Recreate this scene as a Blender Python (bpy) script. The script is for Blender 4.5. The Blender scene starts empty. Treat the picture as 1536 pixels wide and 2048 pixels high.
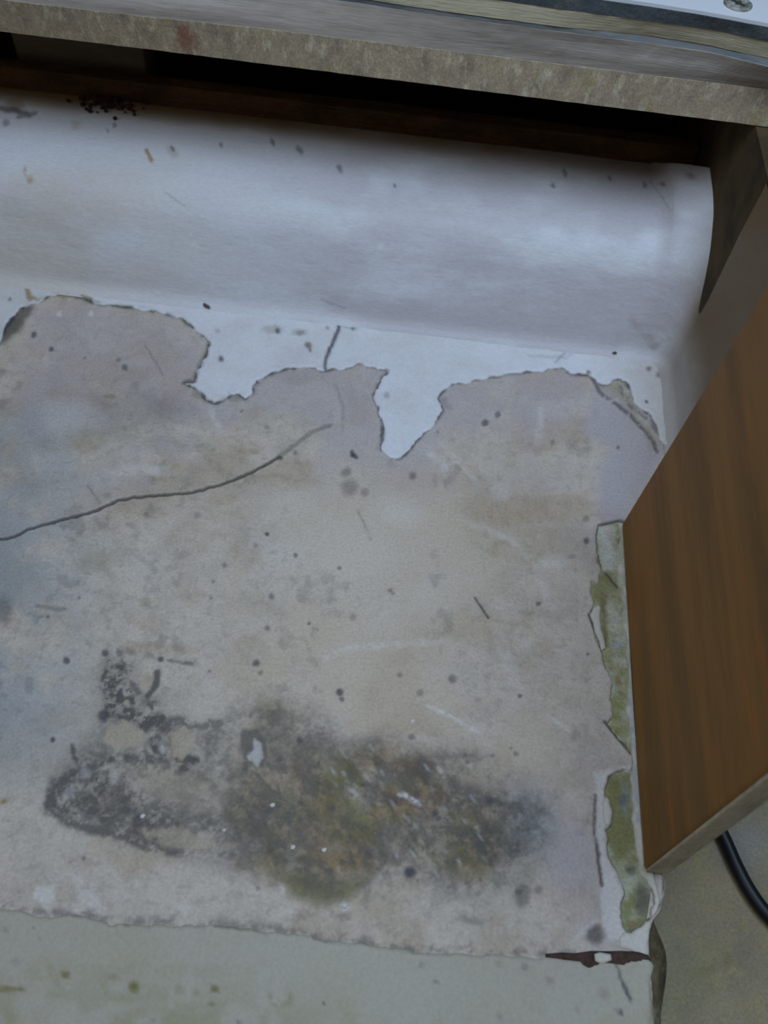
import bpy, bmesh, math, random
import numpy as np
from mathutils import Vector, Matrix
from mathutils.geometry import delaunay_2d_cdt
from math import sin, cos, radians, pi

random.seed(7)
S = bpy.context.scene
COL = S.collection

# ------------------------------------------------------------------ camera
F = 1850.0
TH, PH = radians(55), radians(6.7)
C = np.array([0, 0, .30])
fw = np.array([0, cos(TH), -sin(TH)])
_r = np.array([1.0, 0, 0]); _u = np.array([0, sin(TH), cos(TH)])
RT = cos(PH) * _r + sin(PH) * _u
UP = cos(PH) * _u - sin(PH) * _r
cam_d = bpy.data.cameras.new('camera'); cam = bpy.data.objects.new('camera', cam_d); COL.objects.link(cam)
cam.matrix_world = Matrix(((RT[0], UP[0], -fw[0], C[0]), (RT[1], UP[1], -fw[1], C[1]), (RT[2], UP[2], -fw[2], C[2]), (0, 0, 0, 1)))
cam_d.sensor_fit = 'VERTICAL'; cam_d.sensor_height = 24; cam_d.lens = 24 * F / 2048
cam_d.clip_start = .01; cam_d.clip_end = 50
cam_d.dof.use_dof = True; cam_d.dof.focus_distance = .335; cam_d.dof.aperture_fstop = 9
S.camera = cam

# ------------------------------------------------------------------ light
W = bpy.data.worlds.new('world'); S.world = W; W.use_nodes = True
bg = W.node_tree.nodes['Background']; bg.inputs[0].default_value = (.62, .78, 1, 1); bg.inputs[1].default_value = .07
def area(name, loc, target, size, power, col):
    l = bpy.data.lights.new(name, 'AREA'); l.shape = 'RECTANGLE'; l.size, l.size_y = size; l.energy = power; l.color = col
    o = bpy.data.objects.new(name, l); COL.objects.link(o); o.location = loc
    o.rotation_euler = (Vector(target) - Vector(loc)).to_track_quat('-Z', 'Y').to_euler()
area('window_daylight', (.09, .125, .56), (.04, .26, 0), (.38, .24), 2.75, (.58, .76, 1.04))
area('room_fill', (-.65, -.35, .95), (.05, .2, 0), (.5, .5), 1.8, (1, .92, .84))  # unseen warm fill light added to lift the upright faces
S.view_settings.view_transform = 'Standard'; S.view_settings.look = 'None'
S.view_settings.gamma = 1; S.view_settings.use_curve_mapping = False
S.view_settings.exposure = -0.06

# ------------------------------------------------------------------ tracing helpers (survey of the place)
def at_z(x, y, z):
    d = fw + RT * (x - 768) / F + UP * (1024 - y) / F
    return C + d * (z - C[2]) / d[2]
def at_y(x, y, v):
    d = fw + RT * (x - 768) / F + UP * (1024 - y) / F
    return C + d * v / d[1]
def survey(co):
    v = co - C
    dep = v @ fw
    return 768 + F * (v @ RT) / dep, 1024 - F * (v @ UP) / dep

def _h(ix, iy, seed):
    n = (ix.astype(np.int64) * 374761393 + iy.astype(np.int64) * 668265263 + seed * 1442695041) & 0xffffffff
    n = ((n ^ (n >> 13)) * 1274126177) & 0xffffffff
    return ((n ^ (n >> 16)) & 0xffff) / 65535.0
def vn(x, y, seed):
    ix = np.floor(x); iy = np.floor(y); fx = x - ix; fy = y - iy
    fx = fx * fx * (3 - 2 * fx); fy = fy * fy * (3 - 2 * fy)
    a = _h(ix, iy, seed); b = _h(ix + 1, iy, seed); c = _h(ix, iy + 1, seed); d = _h(ix + 1, iy + 1, seed)
    return (a * (1 - fx) + b * fx) * (1 - fy) + (c * (1 - fx) + d * fx) * fy
def fbm(x, y, scale, octv=4, seed=0, rough=.55):
    s = np.zeros_like(x); a = 1; t = 0; f = 1 / scale
    for k in range(octv):
        s += a * vn(x * f + 17.3 * k, y * f - 9.1 * k, seed + k * 13); t += a; a *= rough; f *= 2.03
    return s / t
def sm(a, b, x):
    t = np.clip((x - a) / (b - a), 0, 1); return t * t * (3 - 2 * t)
def dseg(x, y, pts):
    d = np.full(x.shape, 1e9)
    for (ax, ay), (bx, by) in zip(pts[:-1], pts[1:]):
        vx, vy = bx - ax, by - ay
        t = np.clip(((x - ax) * vx + (y - ay) * vy) / (vx * vx + vy * vy + 1e-9), 0, 1)
        d = np.minimum(d, np.hypot(x - ax - t * vx, y - ay - t * vy))
    return d
def inside(x, y, poly):
    c = np.zeros(x.shape, bool); n = len(poly)
    for i in range(n):
        ax, ay = poly[i]; bx, by = poly[(i + 1) % n]
        if ay == by: continue
        c ^= ((ay > y) != (by > y)) & (x < (bx - ax) * (y - ay) / (by - ay) + ax)
    return c
def sdf(x, y, poly):
    d = dseg(x, y, list(poly) + [poly[0]]); return np.where(inside(x, y, poly), -d, d)

class Marks:
    """wear and painted shade marks that belong to a surface: spots, strokes, patches -> mask values per vertex"""
    def __init__(s, co):
        s.x, s.y = survey(co); s.n = len(co)
        s.m = {}
        s.jx = s.x + 5 * (fbm(s.x, s.y, 14, 3, 5) - .5) * 2; s.jy = s.y + 5 * (fbm(s.x, s.y, 14, 3, 6) - .5) * 2
    def ch(s, k):
        if k not in s.m: s.m[k] = np.zeros(s.n)
        return s.m[k]
    def sel(s, x0, y0, x1, y1):
        return np.nonzero((s.x > x0) & (s.x < x1) & (s.y > y0) & (s.y < y1))[0]
    def put(s, k, i, v):
        c = s.ch(k); c[i] = np.maximum(c[i], v)
    def spot(s, k, x, y, r, a=1, ry=None, rot=0, soft=.6, jit=1):
        ry = ry or r; R = max(r, ry) * 1.9 + 8
        i = s.sel(x - R, y - R, x + R, y + R)
        if not len(i): return
        X = s.x[i] * (1 - jit) + s.jx[i] * jit - x; Y = s.y[i] * (1 - jit) + s.jy[i] * jit - y
        c_, s_ = cos(radians(rot)), sin(radians(rot))
        q = np.hypot((X * c_ + Y * s_) / r, (-X * s_ + Y * c_) / ry)
        s.put(k, i, a * (1 - sm(1 - soft, 1 + soft * .5, q)))
    def line(s, k, pts, w, a=1, soft=1.0, jit=.6, taper=False, brk=0):
        xs = [p[0] for p in pts]; ys = [p[1] for p in pts]; R = w * 3 + 8
        i = s.sel(min(xs) - R, min(ys) - R, max(xs) + R, max(ys) + R)
        if not len(i): return
        X = s.x[i] * (1 - jit) + s.jx[i] * jit; Y = s.y[i] * (1 - jit) + s.jy[i] * jit
        if k == 'pale': w *= 1.5; soft = 1.15; a *= .8
        d = dseg(X, Y, pts); v = a * (1 - sm(w * (1 - .6 * soft), w * (1 + .8 * soft), d))
        if k == 'pale':
            (ax, ay), (bx, by) = pts[0], pts[-1]; vx, vy = bx - ax, by - ay
            t = np.clip(((X - ax) * vx + (Y - ay) * vy) / (vx * vx + vy * vy + 1e-9), 0, 1)
            v = v * (1 - (2 * t - 1) ** 4 * .8) * (.45 + .8 * sm(.3, .65, fbm(s.x[i], s.y[i], 9, 3, 77)))
        if brk: v = v * sm(brk - .12, brk + .12, fbm(s.x[i], s.y[i], 20, 4, 31, .65))
        s.put(k, i, v)
    def patch(s, k, poly, soft, a=1, tex=None):
        xs = [p[0] for p in poly]; ys = [p[1] for p in poly]; R = soft * 2 + 12
        i = s.sel(min(xs) - R, min(ys) - R, max(xs) + R, max(ys) + R)
        if not len(i): return
        v = a * (1 - sm(-soft, soft, sdf(s.jx[i], s.jy[i], poly)))
        if tex: v = v * tex(s.x[i], s.y[i])
        s.put(k, i, v)

# ------------------------------------------------------------------ materials
def lin(r, g, b):
    f = lambda c: (c / 255 / 12.92) if c / 255 < .04045 else ((c / 255 + .055) / 1.055) ** 2.4
    return (f(r), f(g), f(b), 1)
def mat(name, base, layers=(), rough=.7, noise=None, bump=(0, 1), stretch=(1, 1, 1), spec=.3, fine=.06, rnd=0):
    """base/noise: two colours mixed by 3-D noise ; layers: (attribute, colour) wear and shade masks stored on the mesh"""
    m = bpy.data.materials.new(name); m.use_nodes = True; nt = m.node_tree; N, L = nt.nodes, nt.links
    P = N['Principled BSDF']; P.inputs['Roughness'].default_value = rough; P.inputs['Specular IOR Level'].default_value = spec
    tc = N.new('ShaderNodeTexCoord'); mp = N.new('ShaderNodeMapping'); mp.inputs['Scale'].default_value = stretch
    L.new(tc.outputs['Object'], mp.inputs['Vector'])
    def nz(scale, det=5, r=.6):
        n = N.new('ShaderNodeTexNoise'); n.inputs['Scale'].default_value = scale; n.inputs['Detail'].default_value = det
        n.inputs['Roughness'].default_value = r; L.new(mp.outputs[0], n.inputs['Vector']); return n
    def mix(f, a, b, mode='MIX'):
        x = N.new('ShaderNodeMix'); x.data_type = 'RGBA'; x.blend_type = mode
        for sock, v in ((x.inputs[0], f), (x.inputs[6], a), (x.inputs[7], b)):
            if hasattr(v, 'links'): L.new(v, sock)
            else: sock.default_value = v
        return x.outputs[2]
    def ramp(src, a, b):
        r = N.new('ShaderNodeMapRange'); L.new(src, r.inputs[0]); r.inputs[1].default_value = a; r.inputs[2].default_value = b; return r.outputs[0]
    col = base
    if noise:
        for (c2, sc, lo, hi) in noise:
            col = mix(ramp(nz(sc).outputs[0], lo, hi), col, c2)
    for (an, c2) in layers:
        a = N.new('ShaderNodeAttribute'); a.attribute_name = an
        col = mix(a.outputs['Fac'], col, c2)
    if fine:
        g = N.new('ShaderNodeMapRange'); n = nz(900, 2); L.new(n.outputs[0], g.inputs[0]); g.inputs[1].default_value = .3; g.inputs[2].default_value = .7
        g.inputs[3].default_value = 1 - fine; g.inputs[4].default_value = 1 + fine
        vm = N.new('ShaderNodeVectorMath'); vm.operation = 'SCALE'
        if hasattr(col, 'links'): L.new(col, vm.inputs[0])
        else: vm.inputs[0].default_value = col[:3]
        L.new(g.outputs[0], vm.inputs['Scale']); col = vm.outputs[0]
    if hasattr(col, 'links'): L.new(col, P.inputs['Base Color'])
    else: P.inputs['Base Color'].default_value = col
    if bump[0]:
        b = N.new('ShaderNodeBump'); b.inputs['Strength'].default_value = bump[0]; b.inputs['Distance'].default_value = .001
        L.new(nz(bump[1], 6).outputs[0], b.inputs['Height']); L.new(b.outputs[0], P.inputs['Normal'])
    return m

CREAM = lin(212, 210, 209)
L_WEAR_SHADE = [('ochre', lin(150, 122, 78)), ('tan', lin(100, 78, 38)), ('olive', lin(116, 108, 60)), ('rust', lin(112, 76, 58)), ('green', lin(134, 130, 84)),
          ('warm', lin(193, 177, 154)), ('lilac', lin(174, 164, 164)), ('blue', lin(140, 148, 152)), ('mould', lin(86, 82, 76)), ('island', lin(178, 163, 138)), ('dirt', lin(78, 74, 76)), ('pale', lin(216, 210, 202)), ('crack', lin(62, 58, 56))]
M_SCREED = mat('worn_plaster', lin(195, 181, 163), L_WEAR_SHADE, .62, [(lin(174, 161, 142), 70, .42, .72), (lin(194, 184, 172), 30, .5, .8), (lin(162, 150, 134), 260, .5, .78), (lin(198, 188, 172), 190, .56, .8)], (.5, 900), fine=.1)
M_CREAM = mat('cream_paint', CREAM, L_WEAR_SHADE, .5, [(lin(197, 193, 186), 35, .45, .8)], (.25, 500))
M_FLAKE = mat('old_cream_paint', lin(196, 188, 172), L_WEAR_SHADE, .6, [(lin(184, 174, 152), 60, .45, .8)], (.3, 500))
M_UPST = mat('white_paint', lin(204, 203, 202), L_WEAR_SHADE, .55, [(lin(194, 192, 190), 30, .4, .8)], (.3, 300), stretch=(.5, 1.4, 1.4), spec=.4)
M_FRONT = mat('front_cream_dimmed', lin(170, 161, 142), L_WEAR_SHADE, .55, [(lin(164, 155, 130), 40, .45, .8)], (.3, 700))  # cream paint darkened to stand for light falling off towards the front
M_ADH = mat('yellow_adhesive', lin(164, 160, 118), L_WEAR_SHADE, .8, [(lin(134, 130, 78), 220, .42, .66), (lin(186, 184, 160), 130, .45, .7), (lin(158, 128, 56), 90, .6, .72)], (.9, 800), fine=.14)
M_BODY = mat('plinth_body', lin(150, 142, 120), (), .9, [(lin(110, 100, 70), 80, .4, .7)], (.5, 400))
M_PLY_T = mat('ply_tan', lin(164, 146, 118), (), .75, [(lin(136, 122, 102), 90, .45, .72), (lin(198, 186, 154), 160, .52, .74), (lin(140, 96, 76), 45, .62, .76), (lin(150, 140, 84), 60, .6, .74)], (.3, 900), stretch=(1.8, 1, .9), fine=.2)
M_PLY_G = mat('ply_grey', lin(154, 142, 128), (), .7, [(lin(124, 112, 100), 70, .42, .7), (lin(180, 172, 160), 50, .5, .75)], (.25, 600), stretch=(.16, 1, 2.4), fine=.1)
M_PLY_L = mat('ply_light', lin(176, 164, 134), (), .75, [(lin(122, 120, 114), 70, .5, .68), (lin(192, 184, 160), 120, .55, .75)], (.5, 600), stretch=(.14, 1, 4), fine=.1)
M_PLY_D = mat('ply_glue', lin(88, 92, 92), (), .8, [(lin(116, 112, 104), 60, .5, .7)], (.4, 500), stretch=(.3, 1, 2), fine=.1)
M_DARK = mat('dark_edging', lin(70, 76, 76), (), .7, [(lin(96, 92, 84), 90, .5, .75)], (.5, 600), fine=.15)
M_LAM = mat('white_laminate', lin(204, 204, 202), (), .35, None, (0, 1), spec=.5, fine=.015)
M_SCREW = mat('dull_screw', lin(150, 148, 138), (), .5, [(lin(100, 98, 84), 500, .45, .6)], (.3, 900))
M_SLOT = mat('screw_recess', lin(56, 54, 44), (), .8)
M_PANEL = mat('orange_veneer', lin(146, 102, 42), (), .6, [(lin(120, 84, 36), 40, .4, .7), (lin(176, 96, 30), 75, .6, .74), (lin(112, 84, 40), 22, .5, .75)], (.25, 300), stretch=(1, .2, 2.2), spec=.3, fine=.08)
M_PEDGE = mat('panel_edge', lin(196, 184, 158), (), .75, [(lin(150, 138, 112), 120, .45, .7)], (.6, 700), stretch=(1, 1, .3), fine=.12)
M_FLOOR = mat('beige_floor', lin(152, 138, 108), L_WEAR_SHADE, .8, [(lin(136, 124, 100), 40, .4, .7), (lin(158, 144, 100), 140, .5, .75)], (.6, 900), fine=.14)
M_CABLE = mat('black_rubber', lin(22, 22, 24), (), .45, fine=0)
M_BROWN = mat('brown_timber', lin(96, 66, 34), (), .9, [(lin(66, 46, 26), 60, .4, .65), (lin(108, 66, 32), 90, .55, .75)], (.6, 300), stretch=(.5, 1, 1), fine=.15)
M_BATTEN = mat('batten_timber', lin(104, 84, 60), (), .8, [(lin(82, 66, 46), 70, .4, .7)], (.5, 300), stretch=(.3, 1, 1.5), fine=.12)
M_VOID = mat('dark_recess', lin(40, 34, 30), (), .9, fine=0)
M_WALLR = mat('shaded_wall', lin(84, 66, 38), (), .9, [(lin(60, 48, 30), 60, .4, .65)], (.4, 300))  # brown wall, colour darkened to carry the shade under the worktop
M_CHIP = mat('dark_chip', lin(84, 78, 78), (), .7)
M_WCHIP = mat('white_chip', lin(205, 200, 192), (), .7)
M_RUST = mat('rust', lin(74, 38, 24), (), .9, [(lin(40, 26, 20), 300, .4, .6)], (.5, 900))

# ------------------------------------------------------------------ mesh helpers
def link(name, me, m, parent=None):
    o = bpy.data.objects.new(name, me); COL.objects.link(o)
    if m: me.materials.append(m)
    if parent: o.parent = parent
    return o
def thing(name, label=None, cat=None, group=None, loc=(0, 0, 0)):
    o = bpy.data.objects.new(name, None); COL.objects.link(o); o.location = loc; o.empty_display_size = .02
    tag(o, label, cat, group); return o
def tag(o, label=None, cat=None, group=None, kind=None):
    if label: o['label'] = label
    if cat: o['category'] = cat
    if group: o['group'] = group
    if kind: o['kind'] = kind
    return o
def meshnp(name, co, quads, m, parent=None, smooth=True, origin=None):
    co = np.asarray(co, np.float32); 
    if origin is not None: co = co - np.asarray(origin, np.float32)
    q = np.asarray(quads, np.int32); k = q.shape[1]
    me = bpy.data.meshes.new(name)
    me.vertices.add(len(co)); me.vertices.foreach_set('co', co.ravel())
    me.loops.add(q.size); me.loops.foreach_set('vertex_index', q.ravel())
    me.polygons.add(len(q)); me.polygons.foreach_set('loop_start', np.arange(len(q), dtype=np.int32) * k)
    me.polygons.foreach_set('loop_total', np.full(len(q), k, np.int32))
    me.update(calc_edges=True); me.validate()
    if smooth: me.polygons.foreach_set('use_smooth', np.ones(len(me.polygons), bool))
    o = link(name, me, m, parent)
    if origin is not None and parent is None: o.location = origin
    return o
def attrs(o, marks):
    for k, v in marks.m.items():
        a = o.data.attributes.new(k, 'FLOAT', 'POINT'); vv = np.zeros(len(o.data.vertices), np.float32)
        vv[:len(v)] = np.clip(v, 0, 1); a.data.foreach_set('value', vv)
def gridfaces(nx, ny, off=0):
    i = np.arange(nx - 1)[None, :] + np.arange(ny - 1)[:, None] * nx
    return (np.stack([i, i + 1, i + 1 + nx, i + nx], -1).reshape(-1, 4) + off)
def from_bm(name, bm, m, parent=None, smooth=False):
    me = bpy.data.meshes.new(name); bmesh.ops.recalc_face_normals(bm, faces=bm.faces); bm.to_mesh(me); bm.free()
    if smooth: me.polygons.foreach_set('use_smooth', np.ones(len(me.polygons), bool))
    return link(name, me, m, parent)
def bev(o, w, seg=2):
    b = o.modifiers.new('bevel', 'BEVEL'); b.width = w; b.segments = seg; b.limit_method = 'ANGLE'; return o
def box_bm(bm, x0, x1, y0, y1, z0, z1):
    r = bmesh.ops.create_cube(bm, size=1)
    for v in r['verts']: v.co = ((x0 + x1) / 2 + v.co.x * (x1 - x0), (y0 + y1) / 2 + v.co.y * (y1 - y0), (z0 + z1) / 2 + v.co.z * (z1 - z0))
def prism(name, pts, z0, z1, m, parent=None):
    bm = bmesh.new(); a = [bm.verts.new((p[0], p[1], z0)) for p in pts]; b = [bm.verts.new((p[0], p[1], z1)) for p in pts]
    bm.faces.new(a); bm.faces.new(b[::-1]); n = len(pts)
    for i in range(n): bm.faces.new((a[i], a[(i + 1) % n], b[(i + 1) % n], b[i]))
    return from_bm(name, bm, m, parent)
def fractal(pts, depth, amp, seed):
    """closed/open outline roughened like a torn edge"""
    rnd = random.Random(seed); P = [tuple(p) for p in pts]
    for k in range(depth):
        Q = []
        for a, b in zip(P[:-1], P[1:]):
            Q.append(a); L = math.hypot(b[0] - a[0], b[1] - a[1])
            if L > 5:
                t = rnd.uniform(-1, 1) * amp * min(L, 40); nx, ny = -(b[1] - a[1]) / L, (b[0] - a[0]) / L
                Q.append(((a[0] + b[0]) / 2 + nx * t, (a[1] + b[1]) / 2 + ny * t))
        Q.append(P[-1]); P = Q
    return P
def sheet(name, outline_xy, ztop, thick, m, parent, spacing=.0008, relief=.0001, paint=None, seed=3, lip=0.0, zfun=None):
    """a skin of paint with a real, ragged, thick edge; outline in metres"""
    pts = [Vector((p[0] * 1000, p[1] * 1000)) for p in outline_xy]; n = len(pts)
    A = np.array([[p.x, p.y] for p in pts]); s = spacing * 1000
    gx, gy = np.meshgrid(np.arange(A[:, 0].min(), A[:, 0].max(), s), np.arange(A[:, 1].min(), A[:, 1].max(), s))
    gx = gx.ravel(); gy = gy.ravel(); d = sdf(gx, gy, [tuple(a) for a in A]); k = d < -s * .45
    vs = pts + [Vector((float(a), float(b))) for a, b in zip(gx[k], gy[k])]
    V, E_, Fc, ov, oe, of = delaunay_2d_cdt(vs, [], [list(range(n))], 1, 1e-4)
    co = np.array([[v.x, v.y] for v in V]) / 1000
    dd = -sdf(co[:, 0] * 1000, co[:, 1] * 1000, [tuple(a) for a in A]); dd = np.maximum(dd, 0)
    z = ztop + relief * 2 * (fbm(co[:, 0] * 1000, co[:, 1] * 1000, 9, 4, seed) - .5) - thick * .35 * (1 - np.clip(dd / .5, 0, 1)) ** 2 + lip * np.exp(-((dd - 1.2) / 1.0) ** 2)
    if zfun is not None: z = z + zfun(co)
    co3 = np.column_stack([co, z]); tris = [list(f) for f in Fc if len(f) == 3]
    # boundary loop edges -> skirt
    cnt = {}
    for f in tris:
        for a, b in ((f[0], f[1]), (f[1], f[2]), (f[2], f[0])):
            cnt[(a, b)] = 1
    be = [(a, b) for (a, b) in cnt if (b, a) not in cnt]
    bset = {}; extra = []
    for a, b in be:
        for v in (a, b):
            if v not in bset: bset[v] = len(co3) + len(extra); extra.append([co3[v][0], co3[v][1], ztop - thick])
    allco = np.vstack([co3, np.array(extra)])
    for a, b in be: tris += [[b, a, bset[a]], [b, bset[a], bset[b]]]
    o = meshnp(name, allco, tris, m, parent, smooth=False)
    if paint:
        mk = Marks(allco); paint(mk); attrs(o, mk)
    return o
def zpts(px, z): return [tuple(at_z(x, y, z)[:2]) for x, y in px]
def clampx(P): return [(min(x, (.1008 if y > .09 else .1014 - .0062 * float(sm(.079, .063, np.array(y))))), y) for x, y in P]

# ================================================================== SETTING
def floor_marks(k):
    k.line('olive', [(1385, 1955), (1410, 1940), (1450, 1925)], 6, .5)
    k.spot('blue', 1500, 1690, 60, .35, soft=.9)  # bluish tint painted where the panel shadows the floor
    k.spot('green', 1380, 1960, 60, .25, soft=.9); k.spot('green', 1420, 1900, 30, .3)
nx, ny = 300, 260
X, Y = np.meshgrid(np.linspace(-.45, .45, nx), np.linspace(-.25, .62, ny))
co = np.column_stack([X.ravel(), Y.ravel(), -.03 + .0004 * (fbm(X.ravel() * 1000, Y.ravel() * 1000, 20, 4, 2) - .5)])
fl = meshnp('floor', co, gridfaces(nx, ny), M_FLOOR); mk = Marks(co); floor_marks(mk); attrs(fl, mk); tag(fl, kind='structure')

# moulded painted upstand with rounded top, sweeping round the corner into the right-hand wall
prof = [(-.0060, .0004), (-.0035, .0010), (-.0012, .0026), (.0010, .006), (.0045, .015), (.0085, .0240), (.0130, .0330), (.0168, .0385), (.0215, .0430), (.0275, .0462), (.035, .0482), (.043, .0495), (.056, .0503), (.074, .0505)]
tall = [(-.0060, .0004), (-.0035, .0010), (-.0012, .0026), (0, .006), (.0004, .015), (.0006, .026), (.0008, .036), (.001, .044), (.001, .053), (.001, .063), (.001, .074), (.001, .085), (.001, .096), (.001, .1045)]
def resample(p, n):
    p = np.array(p); k = np.arange(len(p)); t = np.linspace(0, len(p) - 1, n)
    # Catmull-Rom
    i = np.clip(t.astype(int), 0, len(p) - 2); f = (t - i)[:, None]
    P = lambda j: p[np.clip(j, 0, len(p) - 1)]
    a, b, c, d = P(i - 1), P(i), P(i + 1), P(i + 2)
    return .5 * ((2 * b) + (-a + c) * f + (2 * a - 5 * b + 4 * c - d) * f ** 2 + (-a + 3 * b - 3 * c + d) * f ** 3)
NP = 190; pr = resample(prof, NP); tl = resample(tall, NP)
path = []; XW, YW, RR = .1215, .315, .011
for x in np.arange(-.27, XW - RR, .0007): path.append((x, YW, 0, 1, x))
for a in np.linspace(0, pi / 2, 34)[1:]: path.append((XW - RR + RR * sin(a), YW - RR + RR * cos(a), sin(a), cos(a), XW - RR + a * RR))
for y in np.arange(YW - RR - .0008, .198, -.0008): path.append((XW, y, 1, 0, XW - RR + pi / 2 * RR + (YW - RR - y)))
PA = np.array(path); ns = len(PA)
w = sm(XW - RR - .008, XW - RR + .022, PA[:, 4])
off = pr[None, :, 0] * (1 - w[:, None]) + tl[None, :, 0] * w[:, None]; zz = pr[None, :, 1] * (1 - w[:, None]) + tl[None, :, 1] * w[:, None]
XX = PA[:, 0, None] + off * PA[:, 2, None]; YY = PA[:, 1, None] + off * PA[:, 3, None]
s_ = PA[:, 4, None] * 1000 + 0 * zz; wob = (fbm(s_, zz * 1000, 55, 3, 8) - .5) * .0028 + (fbm(s_, zz * 1000 * 2, 9, 3, 9) - .5) * .0004
wob = wob * sm(0, .012, zz)
YY = YY + wob * PA[:, 3, None]; XX = XX + wob * PA[:, 2, None]; zz = zz + wob * .6 * sm(.04, .06, zz) * (1 - w[:, None])
co = np.column_stack([XX.ravel(), YY.ravel(), zz.ravel()])
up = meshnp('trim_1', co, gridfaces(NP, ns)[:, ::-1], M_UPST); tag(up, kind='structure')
mk = Marks(co)
for x, y, r in [(680, 337, 6), (1130, 345, 6), (1105, 370, 5), (1220, 358, 5), (1290, 370, 6), (1378, 352, 5), (1325, 366, 4), (790, 370, 4), (545, 285, 5), (600, 300, 7), (440, 290, 4), (230, 248, 4), (345, 300, 4), (215, 260, 3)]: mk.spot('dirt', x, y, r, .6, ry=r * 1.6, rot=-20)
mk.line('ochre', [(292, 300), (302, 322)], 4, .9); mk.line('ochre', [(54, 340), (60, 360)], 6, .8, brk=.42); mk.line('ochre', [(342, 300), (350, 310)], 7, .3)
mk.line('dirt', [(0, 216), (35, 222), (60, 230)], 5, .7); mk.line('dirt', [(38, 233), (70, 226)], 4, .6); mk.spot('dirt', 10, 245, 8, .5); mk.spot('ochre', 30, 205, 22, .6)
mk.spot('ochre', 150, 250, 12, .3)
i = np.arange(mk.n); f = fbm(mk.x, mk.y, 120, 4, 3)
mk.put('warm', i, .5 * sm(560, 60, mk.x + (mk.y - 400) * .2) * sm(.3, .7, f + .15) * sm(300, 400, mk.y + mk.x * .1))
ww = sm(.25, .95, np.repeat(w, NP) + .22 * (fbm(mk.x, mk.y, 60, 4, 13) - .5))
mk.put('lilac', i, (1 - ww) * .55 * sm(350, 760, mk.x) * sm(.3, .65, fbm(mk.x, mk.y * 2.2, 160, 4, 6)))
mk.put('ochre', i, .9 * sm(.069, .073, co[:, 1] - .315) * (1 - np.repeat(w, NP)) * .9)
ww = ww * (.35 + .65 * sm(.008, .042, co[:, 2] + .016 * (fbm(mk.x, mk.y, 70, 4, 17) - .5)))  # tan deepens with height, shade partly painted into the wall colour
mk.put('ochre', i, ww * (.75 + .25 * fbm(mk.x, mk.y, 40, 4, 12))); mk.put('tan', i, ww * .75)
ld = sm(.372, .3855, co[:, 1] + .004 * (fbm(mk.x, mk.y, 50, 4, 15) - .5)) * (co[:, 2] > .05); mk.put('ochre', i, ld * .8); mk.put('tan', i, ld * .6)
mk.line('rust', [(1268, 640), (1290, 665), (1305, 690)], 9, .28, brk=.45); mk.line('mould', [(1338, 676), (1306, 698)], 5, .2, brk=.45)
mk.line('pale', [(380, 488), (400, 492)], 5, .6); mk.spot('pale', 762, 492, 7, .6)
for a, b in [((640, 600), (690, 615)), ((330, 385), (370, 412)), ((1300, 360), (1340, 420))]: mk.line('dirt', [a, b], 1.6, .25)
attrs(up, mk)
# fill behind the right-hand wall and behind the ledge
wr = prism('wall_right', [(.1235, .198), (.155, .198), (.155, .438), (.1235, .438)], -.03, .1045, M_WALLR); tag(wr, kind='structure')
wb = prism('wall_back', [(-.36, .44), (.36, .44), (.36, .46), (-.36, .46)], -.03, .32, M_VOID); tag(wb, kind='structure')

# rough brown board behind the ledge
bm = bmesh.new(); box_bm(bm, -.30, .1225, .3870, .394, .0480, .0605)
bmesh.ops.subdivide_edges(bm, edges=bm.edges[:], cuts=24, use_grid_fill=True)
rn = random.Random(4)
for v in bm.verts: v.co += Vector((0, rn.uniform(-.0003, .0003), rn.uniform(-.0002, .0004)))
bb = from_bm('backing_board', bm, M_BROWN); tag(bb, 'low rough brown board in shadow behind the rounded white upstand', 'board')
bm = bmesh.new(); box_bm(bm, -.1905, -.1310, .3945, .412, .049, .1042)
bt = bev(from_bm('timber_block', bm, M_BATTEN), .001); tag(bt, 'short grey-brown timber block under the worktop, left of the black gap', 'wooden block')

# ================================================================== PLASTER LEDGE
ledge = thing('plaster_ledge', 'worn plaster ledge with flaking cream paint, mould stain and chipped yellow edge', 'ledge', loc=(0, .16, -.03))
def child(o): 
    o.parent = ledge; o.matrix_parent_inverse = Matrix.Translation((0, -.16, .03)); return o
BX = .1005
body = child(prism('core', [(-.27, -.0095), (.0950, -.0095), (.0945, .060), (.1005, .078), (.1030, .198), (.155, .198), (.155, .3850), (-.27, .3850)], -.0298, -.0030, M_BODY))

# traced outlines (photo survey), converted to metres on the ledge top
TOPB = [(-60, 715), (-20, 705), (5, 668), (30, 628), (60, 606), (100, 590), (125, 583), (160, 592), (185, 603), (240, 610), (300, 618), (340, 628), (375, 645), (400, 665), (420, 683), (414, 710), (402, 730), (393, 750), (390, 763), (370, 765), (383, 772), (395, 778), (410, 795), (428, 805), (445, 800), (460, 788), (475, 785), (490, 795), (505, 785), (505, 770), (525, 755), (550, 741), (600, 735), (630, 733), (645, 741), (655, 738), (670, 735), (700, 733), (715, 725), (745, 732), (770, 738), (778, 745), (762, 760), (748, 790), (757, 810), (765, 840), (763, 900), (785, 915), (800, 915), (822, 895), (835, 878), (855, 860), (875, 835), (885, 820), (875, 795), (885, 780), (905, 765), (950, 757), (1010, 747), (1060, 740), (1110, 735), (1125, 733), (1140, 745), (1180, 750), (1200, 765), (1215, 768), (1240, 755), (1252, 760), (1265, 790), (1290, 820), (1315, 852), (1332, 890), (1350, 960)]
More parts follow.
